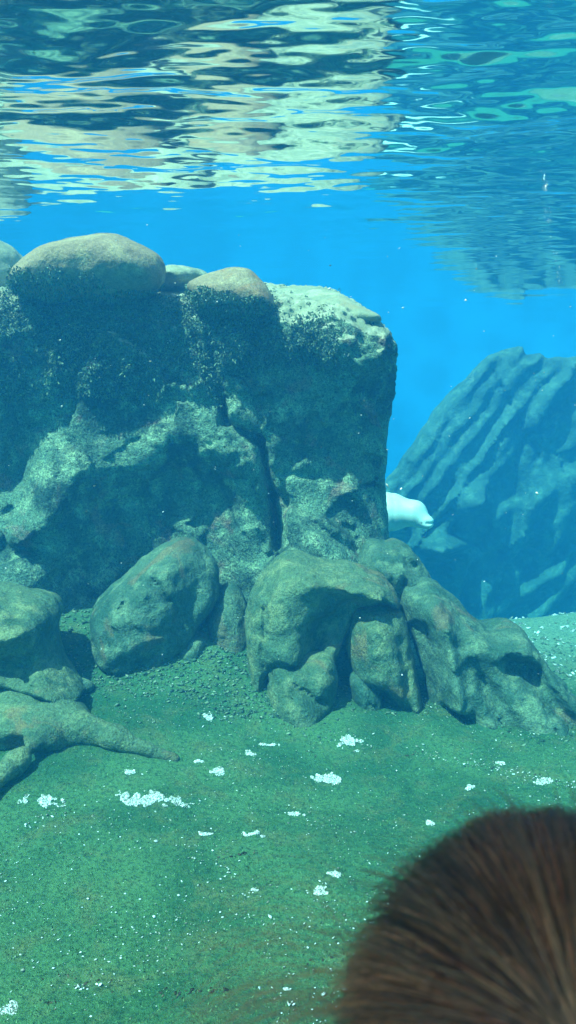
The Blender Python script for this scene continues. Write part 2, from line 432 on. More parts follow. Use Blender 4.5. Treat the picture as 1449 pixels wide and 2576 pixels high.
    return tag(link(name, new_mesh(name, V - base, Q), mat_, loc=base), label, cat, group)
B = boulder
Z6 = lambda *p: [(566 + x * .6094, 1320.7 + y * .6094) for x, y in p]
rock('boulder', [(30, 700), (75, 642), (115, 615), (165, 600), (220, 585), (265, 580), (300, 585), (340, 605), (380, 625), (405, 645), (416, 675), (412, 710), (395, 735), (350, 750), (280, 758), (235, 750), (175, 755), (100, 755), (45, 740)],
     5.25, .34, .22, M_dome, 'large smooth brown dome boulder topping the shaggy rock outcrop', tilt=.5, amp=.010, fine=.004, seed=1, fc_amp=.3, marks=((120, 640, 330, 640, 40, .06),))
rock('boulder', [(465, 715), (500, 697), (540, 682), (580, 670), (610, 669), (635, 677), (655, 700), (675, 725), (688, 755), (690, 785), (650, 800), (575, 800), (510, 790), (485, 755)],
     5.22, .28, .17, M_dome, 'small brown dome boulder sitting between big dome and pale slab', tilt=.5, amp=.010, fine=.004, seed=2, fc_amp=.3)
B('boulder', [pe(-5, 700, 6.1, 80, 88, .4), pe(-60, 690, 6.1, 70, 90, .4)], M_pale, 'pale sunlit boulder behind the brown dome, cut off by the left edge', k=.1, amp=.03, seed=3)
rock('boulder', [(600, 760), (640, 703), (714, 701), (769, 699), (791, 703), (824, 716), (854, 730), (868, 745), (880, 760), (891, 778), (912, 795), (945, 818), (930, 840), (846, 835), (760, 825), (640, 815)],
     5.75, .30, .12, M_pale, 'wide pale flat slab on the top right of the rock outcrop', 'rock slab', tilt=2.0, amp=.010, fine=.004, seed=4, dslope=-.35, fc_amp=.3)
B('boulder', [pe(450, 715, 6.0, 90, 35, .5)], M_pale, 'low pale ridge of rock showing between the two brown domes', k=.1, amp=.03, seed=5)

rock('boulder', [(235, 1556), (240, 1511), (280, 1476), (325, 1431), (370, 1396), (410, 1371), (450, 1360), (485, 1368), (520, 1396), (542, 1421), (548, 1456), (550, 1496), (535, 1530), (510, 1560), (490, 1600), (450, 1640), (425, 1670), (380, 1680), (320, 1680), (270, 1655), (240, 1601)],
     4.85, .36, .25, M_green, 'big leaning egg shaped boulder with a broad smooth top', tilt=.45, seed=6, cracks=.008, marks=((520, 1440, 500, 1500, 45, -.13), (400, 1437, 442, 1488, 7, -.06), (270, 1560, 420, 1400, 60, .06), (380, 1640, 480, 1560, 40, -.10)))
rock('boulder', Z6((95, 290), (130, 240), (175, 180), (215, 135), (265, 117), (320, 122), (370, 145), (420, 160), (520, 165), (590, 180), (650, 210), (690, 255), (718, 310), (720, 350), (690, 345), (650, 322), (590, 328), (540, 342), (520, 380), (500, 430), (470, 490), (450, 545), (380, 560), (300, 575), (240, 575), (195, 560), (185, 640), (178, 780), (150, 790), (120, 700), (98, 560), (85, 400)),
     4.75, .32, .17, M_green2, 'knuckled boulder with a long arm overhanging the round stone', tilt=.35, seed=7, cracks=.010, smooth=1, marks=((700, 1420, 770, 1440, 40, .08), (790, 1440, 960, 1470, 26, .12), (720, 1500, 730, 1600, 50, .06), (860, 1520, 800, 1590, 45, -.16), (770, 1660, 800, 1560, 30, -.06), (672, 1480, 664, 1640, 8, -.06), (985, 1505, 990, 1525, 20, .06)))
rock('boulder', Z6((530, 345), (590, 330), (650, 322), (700, 345), (740, 370), (760, 430), (770, 520), (790, 620), (805, 745), (775, 765), (720, 735), (640, 690), (560, 640), (520, 590), (500, 520), (500, 450), (515, 390)),
     4.66, .24, .15, M_green2, 'round upright stone tucked beneath the overhanging arm', tilt=.35, seed=8, cracks=.008, marks=((940, 1560, 950, 1640, 45, .07), (1000, 1600, 1015, 1740, 12, -.05), (1030, 1560, 1045, 1760, 10, .05), (985, 1765, 960, 1740, 24, -.20)))
rock('boulder', Z6((540, 150), (570, 100), (580, 70), (620, 62), (665, 75), (700, 62), (740, 75), (790, 115), (830, 180), (865, 260), (860, 330), (780, 360), (700, 330), (640, 250), (570, 220)),
     5.15, .28, .16, M_green, 'lumpy pitted boulder at the right foot of the rock outcrop', tilt=.4, seed=9, cracks=.014, marks=((990, 1372, 1035, 1412, 7, -.09), (1038, 1418, 1046, 1426, 9, -.10), (950, 1400, 960, 1440, 30, .06), (1000, 1450, 1040, 1500, 10, -.06)))
rock('boulder', Z6((740, 290), (780, 270), (860, 255), (920, 280), (980, 330), (1030, 390), (1080, 430), (1120, 410), (1180, 405), (1230, 430), (1270, 490), (1310, 560), (1370, 620), (1410, 680), (1449, 730), (1600, 880), (1700, 1040), (1449, 900), (1380, 900), (1280, 880), (1150, 840), (1050, 820), (960, 790), (850, 770), (830, 640), (800, 520), (760, 430), (742, 360)),
     4.62, .30, .15, M_green, 'long low ridge of rock running down to the right with a hollow in it', cat='rock ridge', tilt=.45, dslope=-.30, seed=10, cracks=.010, smooth=1,
     marks=((1080, 1520, 1110, 1540, 40, .10), (1100, 1560, 1122, 1735, 24, .14), (1055, 1590, 1075, 1760, 20, -.18), (1100, 1775, 1130, 1765, 26, -.18), (1180, 1590, 1290, 1600, 36, .10), (1265, 1655, 1320, 1665, 26, -.20), (1320, 1690, 1460, 1850, 20, -.16), (1190, 1680, 1260, 1790, 16, -.07), (1340, 1640, 1460, 1760, 26, .08), (1170, 1720, 1190, 1790, 40, .04)))
rock('boulder', Z6((180, 570), (240, 565), (300, 560), (380, 545), (450, 535), (470, 600), (460, 680), (430, 760), (410, 830), (340, 870), (240, 865), (195, 820), (175, 700)),
     4.42, .24, .16, M_green2, 'low yellowish mound of rock below the knuckled boulder', tilt=.5, seed=11, cracks=.012, marks=((743, 1700, 834, 1760, 7, -.07), (750, 1760, 780, 1800, 40, .05)))
rock('boulder', Z6((520, 610), (600, 625), (640, 665), (650, 760), (600, 790), (545, 770), (520, 690)),
     4.50, .16, .10, M_green, 'small dim stone at the bottom left of the round upright one', tilt=.4, seed=21)
rock('boulder', [(545, 1480), (580, 1470), (610, 1500), (630, 1540), (632, 1640), (610, 1690), (560, 1690), (530, 1640), (515, 1570)], 4.95, .22, .13, M_green, 'narrow shaded stone wedged between egg boulder and knuckled boulder', tilt=.3, seed=12)
rock('boulder', [(425, 1650), (445, 1610), (485, 1595), (520, 1600), (515, 1650), (530, 1690), (510, 1730), (440, 1735), (410, 1700)], 4.72, .20, .13, M_green, 'small hump of rock at the foot of the egg boulder', tilt=.5, seed=13)
rock('boulder', [(-160, 1490), (-60, 1488), (0, 1496), (60, 1505), (110, 1518), (135, 1540), (137, 1565), (132, 1585), (140, 1620), (165, 1660), (205, 1695), (238, 1728), (180, 1725), (120, 1712), (60, 1700), (0, 1690), (-60, 1690), (-160, 1690)],
     4.3, .34, .16, M_green2, 'flat topped ledge rock at the left with a tapering tail', 'ledge', tilt=.8, seed=14, cracks=.008, smooth=1, marks=((-60, 1545, 115, 1562, 24, .13), (-60, 1640, 100, 1645, 34, -.20), (130, 1600, 190, 1690, 16, .08)))
def fp(px, py, dz=0):
    p = floor_pt(px, py); p[2] += dz; return p
B('boulder', [ell(fp(95, 1835, .03), (.29, .30, .12)), ell(fp(55, 1800, .03), (.2, .2, .14)), cap(fp(150, 1840, .05), fp(290, 1880, .05), .10, .055), cap(fp(290, 1880, .035), fp(440, 1912, .0), .05, .03), cap(fp(110, 1880, .05), fp(40, 1950, .05), .065, .045), cap(fp(40, 1950, .05), fp(-60, 2040, .04), .045, .04)],
  M_green2, 'low ochre rock with spreading arms like a starfish on the floor', k=.07, amp=.014, freq=3, h=.014, seed=15, subs=[ell(fp(25, 1915, .03), (.11, .1, .06))])
B('boulder', [ell(fp(205, 1735, .02), (.09, .07, .045)), ell(fp(170, 1715, .02), (.08, .07, .04))], M_green, 'small flat stone beside the tail of the ledge rock', k=.04, amp=.015, freq=4, h=.012, seed=16)

# ------------------------------------------------------------------ far rock with slanting ribs
DF = 12.0
def far_fn(g):
    x, y, z = g[..., 0], g[..., 1], g[..., 2]
    X2, Z2 = x[:, 0, :], z[:, 0, :]
    px, py = project(np.stack([X2, np.full_like(X2, DF), Z2], -1))
    px = px + 10 * noise3(np.stack([px / 50, py / 50, 0 * px], -1)); py = py + 10 * noise3(np.stack([px / 50, py / 50, 0 * px + 4], -1))
    a = R(52); sx, sy = math.cos(a), -math.sin(a)
    t = (px - 990) * math.sin(a) + (py - 1190) * math.cos(a)      # across the ribs, growing down to the right
    s_ = (px - 990) * sx + (py - 1190) * sy
    tt = t + 16 * noise3(np.stack([s_ / 70, t / 60, 0 * t + 2], -1)) + 4 * noise3(np.stack([s_ / 25, t / 25, 0 * t + 5], -1))
    off = np.interp(tt, [-30, 0, 22, 34, 60, 72, 98, 112, 128, 152, 158, 176, 196, 204, 230, 262, 330, 420], [-.5, .0, .12, .02, .20, .08, .26, .10, .12, .34, .12, .30, .26, -.06, -.16, -.25, -.38, -.55])
    off = off * np.clip(.75 + 1.3 * noise3(np.stack([s_ / 110, t / 45, 0 * t + 8], -1)), .1, 1.3) + np.where(t < 10, 0, .0)
    lump = .45 * np.exp(-(((px - 1185) / 45) ** 2 + ((py - 1255) / 30) ** 2)) + .5 * np.exp(-(((px - 1110) / 55) ** 2 + ((py - 1375) / 20) ** 2))
    rel = off * .55 + facets(X2 + .08 * noise3(np.stack([X2 * 3, 0 * X2, Z2 * 3], -1)), Z2, 45, (1.3, 8.2, -2.9, 3.), .05, .03, 9) + lump - .25 * sstep(1250, 1450, py) + .05 * fbm(np.stack([X2 * 3, 0 * X2, Z2 * 3], -1), 4) + .9 * sstep(150, 420, t) * .35
    front = DF - rel * 1.2
    out = np.interp(px, [900, 985, 1080, 1140, 1190, 1240, 1270, 1310, 1330, 1380, 1449, 1560, 1800, 2400], [1300, 1190, 1055, 965, 925, 882, 866, 866, 885, 890, 890, 880, 870, 860])
    f = smax((front[:, None, :] + 0 * y - y) * .8, ((out - py) * DF / F)[:, None, :] + .25 * (y - DF), .28)
    f = smax(f, y - 13.8, .1)
    return f
V, Q = solid(far_fn, (1.3, 10.7, -2.9), (8.2, 14.0, 3.0), .045)
N = vnormals(V, Q); V = V + N * (.012 * 2 * fbm(V * 9, 3))[:, None]
base = np.array([3.8, 12.2, -2.9])
tag(link('rock_cliff', new_mesh('rock_cliff', V - base, Q), M_far, loc=base), 'distant hazy rock with steep slanting ribs in the blue water', 'rock')

# ------------------------------------------------------------------ tank walls (setting), plus unseen gallery roof and ground added for their light
M_wall = plain('painted_wall', (.015, .19, .47), .8, .15, 1.2)
M_dark = plain('gallery_concrete', (.05, .05, .05), .8, .2, 3)
def box_vq(lo, hi):
    lo, hi = np.array(lo), np.array(hi)
    V = np.array([[(lo, hi)[i][0], (lo, hi)[j][1], (lo, hi)[k_][2]] for i in (0, 1) for j in (0, 1) for k_ in (0, 1)], float)
    Q = np.array([[0, 1, 3, 2], [4, 6, 7, 5], [0, 4, 5, 1], [2, 3, 7, 6], [0, 2, 6, 4], [1, 5, 7, 3]])
    return V, Q
def join(parts):
    Vs, Qs, n = [], [], 0
    for v, q in parts: Vs.append(v); Qs.append(np.asarray(q) + n); n += len(v)
    return np.concatenate(Vs), np.concatenate(Qs)
ang = np.linspace(0, math.pi, 49)
cx, cy = 13 * np.cos(ang), 5 + 12 * np.sin(ang)
zz = np.linspace(-3.0, 3.3, 6)
V = np.stack([np.repeat(cx, 6), np.repeat(cy, 6), np.tile(zz, 49)], -1)
i = np.arange(49 * 6).reshape(49, 6)
Q = np.stack([i[:-1, :-1], i[:-1, 1:], i[1:, 1:], i[1:, :-1]], -1).reshape(-1, 4)
me = new_mesh('pool_wall', V, Q)
tag(link('pool_wall', me, M_wall), 'curved blue back wall of the pool', 'wall', kind='structure')
V, Q = join([box_vq((-4, -.46, 2.5), (4, .68, 2.7)), box_vq((-14, .69, 2.4), (14, .80, 3.16))])  # unseen roof slab added to keep sun off the head; beam above the window
tag(link('shade_roof_and_beam', new_mesh('shade_roof_and_beam', V, Q, False), M_dark), 'unseen dark roof slab added to shade the head, with the beam above the window', 'wall', kind='structure')
V, Q = box_vq((-14, -14, -.2), (14, .69, .02))  # unseen ground, coloured pale and warm to bounce sunlight onto the hair
tag(link('bounce_ground', new_mesh('bounce_ground', V, Q, False), plain('paving', (.50, .38, .26), .8, .2, 3)), 'unseen pale warm ground added to bounce sunlight onto the hair', 'floor', kind='structure')

# ------------------------------------------------------------------ water surface, seen from below: mirror beyond the critical angle, clear above it
m, nt, out = mat('water_surface'); L = nt.links.new
geo = nd(nt, 'ShaderNodeNewGeometry')
dot = nd(nt, 'ShaderNodeVectorMath', operation='DOT_PRODUCT'); L(geo.outputs['Incoming'], dot.inputs[0]); L(geo.outputs['Normal'], dot.inputs[1])
ab = nd(nt, 'ShaderNodeMath', operation='ABSOLUTE'); L(dot.outputs['Value'], ab.inputs[0])
fac = mrange(nt, ab.outputs[0], .57, .67)
gl = nd(nt, 'ShaderNodeBsdfGlossy'); gl.inputs['Roughness'].default_value = .055; gl.inputs['Color'].default_value = (.96, .97, .98, 1)
tr = nd(nt, 'ShaderNodeBsdfTransparent')
mx = nd(nt, 'ShaderNodeMixShader'); L(fac, mx.inputs[0]); L(gl.outputs[0], mx.inputs[1]); L(tr.outputs[0], mx.inputs[2])
L(mx.outputs[0], out.inputs['Surface'])
M_water = m
HS = 3.07
def waves(X, Y):
    r = np.random.default_rng(21)
    Z = np.zeros_like(X)
    wx = .15 * noise3(np.stack([X * .8, Y * .8, 0 * X], -1)); wy = .15 * noise3(np.stack([X * .8, Y * .8, 0 * X + 7], -1))
    for k_ in range(46):
        lam = .13 * 1.062 ** k_
        th = r.normal(math.pi / 2 - .15, .33)
        a = .0050 * lam ** 1.05 * r.uniform(.5, 1.3) * (1. if lam < .3 else .62)
        Z += a * np.sin(2 * math.pi / lam * ((X + wx) * math.cos(th) + (Y + wy) * math.sin(th)) + r.uniform(0, 6.28))
    for k_ in range(18):
        lam = .05 * 1.06 ** k_; th = r.normal(math.pi / 2 - .15, .35)
        Z += .0022 * lam * r.uniform(.5, 1.5) * np.sin(2 * math.pi / lam * ((X + wx * .6) * math.cos(th) + (Y + wy * .6) * math.sin(th)) + r.uniform(0, 6.28))
    Z += .009 * fbm(np.stack([X * 2.6, Y * 5.5, 0 * X + 2], -1), 3)
    return HS + Z * (1 - .88 * sstep(3.6, 7.5, Y))
xs = np.concatenate([np.arange(-13, -5, .2), np.arange(-5, -3.2, .05), np.arange(-3.2, 3.2, .02), np.arange(3.2, 5, .05), np.arange(5, 13.1, .2)])
ys = np.concatenate([np.arange(.81, 1.3, .1), np.arange(1.3, 8, .0125), np.arange(8, 17, .06)])
V, Q = grid_mesh(xs, ys, waves)
tag(link('water_surface', new_mesh('water_surface', V, Q), M_water), 'rippling underside of the water surface mirroring the rocks', 'water', kind='structure')

# ------------------------------------------------------------------ the water itself, one closed box
m, nt, out = mat('water_haze'); L = nt.links.new
pv = nd(nt, 'ShaderNodeVolumePrincipled')
pv.inputs['Color'].default_value = (.02, .165, .36, 1); pv.inputs['Density'].default_value = .138
pv.inputs['Absorption Color'].default_value = (.0, .80, .95, 1); pv.inputs['Anisotropy'].default_value = .3
L(pv.outputs[0], out.inputs['Volume'])
V, Q = box_vq((-16, -15, -4.2), (16, 19, 3.6))
tag(link('haze', new_mesh('haze', V, Q, False), m), 'blue water filling the whole pool', 'water', kind='stuff')

# ------------------------------------------------------------------ shaggy algae on the outcrop (uncountable: one object)
def ribbons(P, Nrm, n_seg, length, width, rng, droop=.5, spread=.8):
    n = len(P)
    d = Nrm + spread * rng.normal(size=(n, 3)); d[:, 2] -= droop * .3; d /= np.linalg.norm(d, axis=1)[:, None]
    side = np.cross(d, rng.normal(size=(n, 3))); side /= np.linalg.norm(side, axis=1)[:, None] + 1e-9
    rows = []
    for k_ in range(n_seg + 1):
        t = k_ / n_seg
        c = P + d * (length * t)[:, None] + np.array([0, 0, -1.]) * (length * droop * t * t)[:, None]
        w_ = (width * (1 - .75 * t * t))[:, None]
        rows += [c - side * w_ / 2, c + side * w_ / 2]
    A = np.stack(rows, 1); m_ = 2 * (n_seg + 1)
    b0 = (np.arange(n) * m_)[:, None]
    Q = np.concatenate([b0 + np.array([[2 * k_, 2 * k_ + 1, 2 * k_ + 3, 2 * k_ + 2]]) for k_ in range(n_seg)])
    return A.reshape(-1, 3), Q
def island_mat(name, cols, rough=.8, spec=.15):
    m, nt, out = mat(name); L = nt.links.new
    g = nd(nt, 'ShaderNodeNewGeometry'); cr = nd(nt, 'ShaderNodeValToRGB')
    el = cr.color_ramp.elements
    while len(el) < len(cols): el.new(.5)
    for i_, c in enumerate(cols): el[i_].position = i_ / (len(cols) - 1); el[i_].color = (*c, 1)
    L(g.outputs['Random Per Island'], cr.inputs[0])
    b = nd(nt, 'ShaderNodeBsdfPrincipled'); L(cr.outputs[0], b.inputs['Base Color']); b.inputs['Roughness'].default_value = rough; b.inputs['Specular IOR Level'].default_value = spec
    L(b.outputs[0], out.inputs['Surface']); return m
M_algae = island_mat('algae', [(.02, .045, .032), (.06, .115, .07), (.10, .165, .095), (.15, .215, .12), (.24, .29, .17)])
rng = np.random.default_rng(4)
dens = fbm(CV * 5.5 + 3, 4)
lim = 1000 + 150 * fbm(CV * 2.1 + 9, 2) * 2 + np.where(CPX > 840, -60, 0) - np.where((CPX > 560) & (CPX < 840), 40, 0)
wgt = ((CPY < lim) & (CN[:, 1] < .1) & (CN[:, 2] < .72) & (CPX > -60)) * (.12 + sstep(-.16, .16, dens)) * np.where(CPX > 850, .0, 1.) * np.where((CPX > 700) & (CPY < 800), .2, 1.)
wgt = wgt + .35 * ((CPY < 830) & (CPX > -60) & (CPX < 700) & (CV[:, 1] < 5.35))
idx = rng.choice(len(CV), 34000, p=wgt / wgt.sum())
P = np.repeat(CV[idx] + .012 * rng.normal(size=(len(idx), 3)), 3, 0); Nn = np.repeat(CN[idx], 3, 0)
for (V0, N0), lim_l, lim_r in ((SURF[0], 672, 722), (SURF[1], 728, 748)):
    px0, py0 = project(V0); lm = np.interp(px0, [80, 240, 300, 420], [lim_l, lim_l + 12, lim_r, lim_r]) if lim_l < 700 else np.interp(px0, [480, 560, 640, 690], [720, 730, 745, 770])
    ok_ = np.where((py0 > lm + 26 * noise3(V0 * 9)) & (N0[:, 1] < .3))[0]
    ix = rng.choice(ok_, 2200); P = np.concatenate([P, np.repeat(V0[ix], 3, 0)]); Nn = np.concatenate([Nn, np.repeat(N0[ix], 3, 0)])
V, Q = ribbons(P, Nn, 2, .006 + .018 * rng.random(len(P)) ** 1.6, rng.uniform(.004, .012, len(P)), rng, .25, 1.3)
tag(link('algae', new_mesh('algae', V, Q), M_algae), 'shaggy dark green algae coating the upper face of the rock outcrop', 'algae', kind='stuff')

# ------------------------------------------------------------------ pale chips: patches, grit, flecks
OCT_V = np.array([[1, 0, 0], [-1, 0, 0], [0, 1, 0], [0, -1, 0], [0, 0, 1], [0, 0, -1], [.6, .6, .5], [-.6, .6, .5], [-.6, -.6, .5], [.6, -.6, .5]], float)
OCT_F = np.array([[0, 6, 9], [2, 7, 6], [1, 8, 7], [3, 9, 8], [4, 6, 7], [4, 7, 8], [4, 8, 9], [4, 9, 6], [0, 2, 6], [2, 1, 7], [1, 3, 8], [3, 0, 9], [5, 2, 0], [5, 1, 2], [5, 3, 1], [5, 0, 3]])
def chips(P, size, rng, flat=.45):
    n = len(P)
    a = rng.uniform(0, 6.28, n)
    v = OCT_V[None] * (1 + .35 * rng.normal(size=(n, 10, 1))) * (size[:, None, None] * np.stack([rng.uniform(.6, 1.4, n), rng.uniform(.6, 1.4, n), flat * rng.uniform(.6, 1.5, n)], -1)[:, None, :])
    x = v[..., 0] * np.cos(a)[:, None] - v[..., 1] * np.sin(a)[:, None]; y = v[..., 0] * np.sin(a)[:, None] + v[..., 1] * np.cos(a)[:, None]
    z = v[..., 2] + x * rng.normal(0, .35, n)[:, None]
    V = np.stack([x, y, z], -1) + P[:, None]
    return V.reshape(-1, 3), (np.arange(n)[:, None, None] * 10 + OCT_F[None]).reshape(-1, 3)
M_shell = island_mat('white_shell', [(.10, .10, .06), (.28, .28, .22), (.52, .52, .48), (.78, .79, .79), (.9, .9, .92)], .35, .6)
def fzp(x, y): return fz(np.asarray(x, float), np.asarray(y, float))
def shell_patch(px, py, w_, h_, label, n=None, seed=0, holes=.15):
    rng = np.random.default_rng(seed + 100)
    c = floor_pt(px, py); rx = w_ / 2 * c[1] / F; ry = h_ / 2 * c[1] / F * np.hypot(c[1], CAM_Z - c[2]) / (CAM_Z - c[2])
    n = n or int(np.clip(rx * ry * 2.6e5, 420, 3600)); ry *= .62
    t = rng.uniform(0, 6.28, n * 3); r_ = np.sqrt(rng.uniform(0, 1, n * 3)) * rng.choice([1, 1, 1, 1.35], n * 3)
    x = c[0] + rx * r_ * np.cos(t); y = c[1] + ry * r_ * np.sin(t)
    k_ = noise3(np.stack([x * 16, y * 11, 0 * x + seed], -1)) + .7 * noise3(np.stack([x * 40, y * 30, 0 * x + seed], -1)) > -.12 + .6 * (r_ - .5)
    x, y = x[k_][:n], y[k_][:n]
    P = np.stack([x, y, fzp(x, y) + .002 * rng.random(len(x))], -1)
    V, T = chips(P, (.0011 + .0034 * rng.random(len(P)) ** 2) * (c[1] / 3.4), rng, .75)
    b = np.array([c[0], c[1], V[:, 2].min()])
    return tag(link('shell_patch', new_mesh('shell_patch', V - b, T, False), M_shell, loc=b), label, 'shell patch', 'patches of white shell grit on the green floor')
PATCH = [
    (370, 2013, 225, 48, 'largest long white patch of shell grit on the green floor'), (110, 2016, 105, 40, 'white shell patch with a trailing tail beside the starfish shaped rock'),
    (832, 1957, 108, 34, 'wide flat white shell patch in the middle of the floor'), (552, 1945, 58, 28, 'small dense white shell patch above and to the right of the largest one'),
    (318, 1941, 44, 26, 'small speckled shell patch just off the tip of the starfish rock arm'), (492, 1915, 36, 15, 'thin short shell patch left of two tiny ones'),
    (627, 1898, 30, 20, 'tiny compact shell patch above the wide flat one'), (676, 1876, 44, 9, 'narrow dash of shell grit near the yellowish mound'),
    (880, 1872, 66, 40, 'bright scattered shell cluster nearest the rocks'), (520, 1802, 44, 20, 'sparse dotted shell patch close below the egg boulder'),
    (644, 2103, 70, 28, 'dull broken shell patch in the middle of the foreground floor'), (517, 2100, 50, 12, 'slim slanting streak of shell grit left of a dull patch'),
    (752, 2048, 50, 22, 'greyish oval shell patch alone on open green floor'), (798, 2244, 66, 46, 'loose bright shell patch left of the hair'),
    (846, 2204, 60, 28, 'string of bright shells running up from a loose patch'), (644, 2246, 40, 16, 'short diagonal streak of bright shells in the near floor'),
    (28, 2535, 60, 60, 'pale shell patch in the bottom left corner'), (1081, 2072, 34, 26, 'shell patch just above the hair'),
    (1185, 1984, 36, 18, 'glittering pair of shells under a small dark mark'), (1260, 1924, 40, 14, 'bright shells on the dark line of debris'),
    (1366, 1966, 60, 20, 'spread shell patch by the right edge below the low ridge'), (720, 2488, 60, 24, 'two bright shell specks low beside the hair'),
]
for i_, p_ in enumerate(PATCH):
    big = p_[2] > 90
    shell_patch(*p_, seed=i_ if i_ != 14 else 43, holes=.25 if big else .08, n=None)
# sparse grit, and far pale flecks standing in for light dapples on the sand
rng = np.random.default_rng(8)
n = 6500
y = 1.9 + 3.0 * rng.random(n) ** 1.2; x = rng.uniform(-.40, .42, n) * y
kk = noise3(np.stack([x * 2.2, y * 2.2, 0 * x + 3], -1)) + .25 * rng.normal(size=n) > .05
x, y = x[kk], y[kk]
P = np.stack([x, y, fzp(x, y) + .002], -1); sz = rng.uniform(.0012, .0038, len(P)) * (1 + 1.2 * (rng.random(len(P)) > .95))
PP, SZ = [P], [sz]
t = rng.random(170)                                     # the line of bright dots at the right
for (a, b, cnt, sg) in (((1050, 1900), (1449, 1978), 70, 7), ((1180, 1920), (1460, 1985), 40, 10), ((850, 1850), (950, 1885), 26, 14), ((182, 2486), (300, 2470), 12, 4), ((560, 2180), (600, 2215), 12, 8), ((690, 2500), (760, 2540), 10, 12), ((150, 2040), (60, 2090), 26, 10), ((440, 2150), (560, 2190), 12, 8)):
    for q in range(cnt):
        f_ = rng.random(); c = floor_pt(a[0] + f_ * (b[0] - a[0]) + rng.normal(0, sg), a[1] + f_ * (b[1] - a[1]) + rng.normal(0, sg * .6))
        c[2] = fzp(c[0], c[1]) + .003; PP.append(c[None]); SZ.append(np.array([rng.uniform(.002, .006)]))
nf = 1100  # white chips imitating dapples of light on the far sand
y = rng.uniform(4.9, 8.0, nf); x = rng.uniform(.225, .42, nf) * y
kk = noise3(np.stack([x * 3, y * 3, 0 * x + 1], -1)) > -.05
x, y = x[kk], y[kk]
PP.append(np.stack([x, y, fzp(x, y) + .004], -1)); SZ.append(.004 + .018 * rng.random(len(x)) ** 2)
V, T = chips(np.concatenate(PP), np.concatenate(SZ), rng, .4)
tag(link('shell_grit_and_dapples', new_mesh('shell_grit_and_dapples', V, T, False), M_shell), 'tiny white shell specks on the green floor, far flecks imitating light dapples', 'grit', kind='stuff')
# dark litter: small flakes and pebbles
M_litter = island_mat('dark_litter', [(.01, .015, .012), (.03, .03, .02), (.06, .05, .03), (.14, .12, .07)])
PP, SZ = [], []
for (a, b, cnt, sg) in (((1020, 1900), (1060, 1902), 14, 6), ((1160, 1925), (1420, 1975), 26, 10), ((730, 2420), (1100, 2425), 34, 14), ((400, 2510), (560, 2500), 26, 10), ((560, 2160), (660, 2145), 16, 6), ((100, 2520), (140, 2530), 10, 6), ((770, 1890), (800, 1905), 8, 4), ((1180, 1800), (1330, 1880), 16, 14), ((180, 1745), (330, 1800), 24, 12), ((60, 2440), (300, 2480), 14, 16)):
    for q in range(cnt):
        f_ = rng.random(); c = floor_pt(a[0] + f_ * (b[0] - a[0]) + rng.normal(0, sg), a[1] + f_ * (b[1] - a[1]) + rng.normal(0, sg * .6))
        c[2] = fzp(c[0], c[1]) + .001; PP.append(c[None]); SZ.append(np.array([rng.uniform(.0025, .007)]))
V, T = chips(np.concatenate(PP), np.concatenate(SZ), rng, .15)
tag(link('litter', new_mesh('litter', V, T, False), M_litter), 'dark flakes and pebbles strewn over the green floor', 'litter', kind='stuff')
# gravel banked up round the feet of the rocks
M_gravel = island_mat('gravel', [(.02, .05, .035), (.05, .10, .065), (.09, .15, .09), (.14, .19, .12), (.22, .27, .18)])
PX = rng.uniform(-20, 1449, 26000); PYY = rng.uniform(1500, 1880, 26000)
yy = np.linspace(3.2, 6.2, 61)
keep = []
for a_, b_ in zip(PX, PYY):
    x_, y_, z_ = ray(a_, b_); q = CAM_Z + z_ / y_ * yy - floor_z(x_ / y_ * yy, yy); k_ = np.argmax(q <= 0)
    if q[k_] <= 0: keep.append((x_ / y_ * yy[k_] + rng.normal(0, .02), yy[k_] + rng.uniform(-.03, .03), a_, b_))
G = np.array(keep); lim_ = np.interp(G[:, 2], [0, 250, 420, 700, 1000, 1200, 1449], [1760, 1790, 1800, 1830, 1800, 1830, 1880])
ok_ = noise3(np.stack([G[:, 0] * 3, G[:, 1] * 3, 0 * G[:, 0] + 6], -1)) + 1.1 * np.clip((lim_ - G[:, 3]) / 130, -1, .6) + .2 * rng.normal(size=len(G)) > .18
G = G[ok_][:9000]
P = np.stack([G[:, 0], G[:, 1], fzp(G[:, 0], G[:, 1]) + .002], -1)
V, T = chips(P, .003 + .010 * rng.random(len(P)) ** 2.5, rng, .6)
tag(link('gravel', new_mesh('gravel', V, T, False), M_gravel), 'dark green gravel banked up round the feet of the boulders', 'gravel', kind='stuff')
# short algae turf standing on the near floor
M_turf = island_mat('turf', [(.015, .06, .025), (.035, .12, .045), (.075, .19, .07), (.20, .32, .15)])
n = 60000
y = 1.75 + 2.9 * rng.random(n) ** 1.1; x = rng.uniform(-.42, .44, n) * y
P = np.stack([x, y, fzp(x, y) - .001], -1)
V, Q = ribbons(P, np.tile([0, 0, 1.], (n, 1)), 1, rng.uniform(.004, .011, n), rng.uniform(.002, .005, n), rng, .1, .9)
tag(link('turf_algae', new_mesh('turf_algae', V, Q), M_turf), 'short green algae turf covering the pool floor', 'algae', kind='stuff')
# specks drifting in the water
rng = np.random.default_rng(15)
P = []
for k_ in range(160):
    d = rng.uniform(1.6, 5.0); P.append(at(rng.uniform(0, 1449), rng.uniform(560, 1700), d))
P = np.array(P); V, T = chips(P, rng.uniform(.0012, .0032, len(P)), rng, .7)
tag(link('drifting_specks', new_mesh('drifting_specks', V, T, False), M_shell), 'pale specks drifting in the blue water', 'specks', kind='stuff')

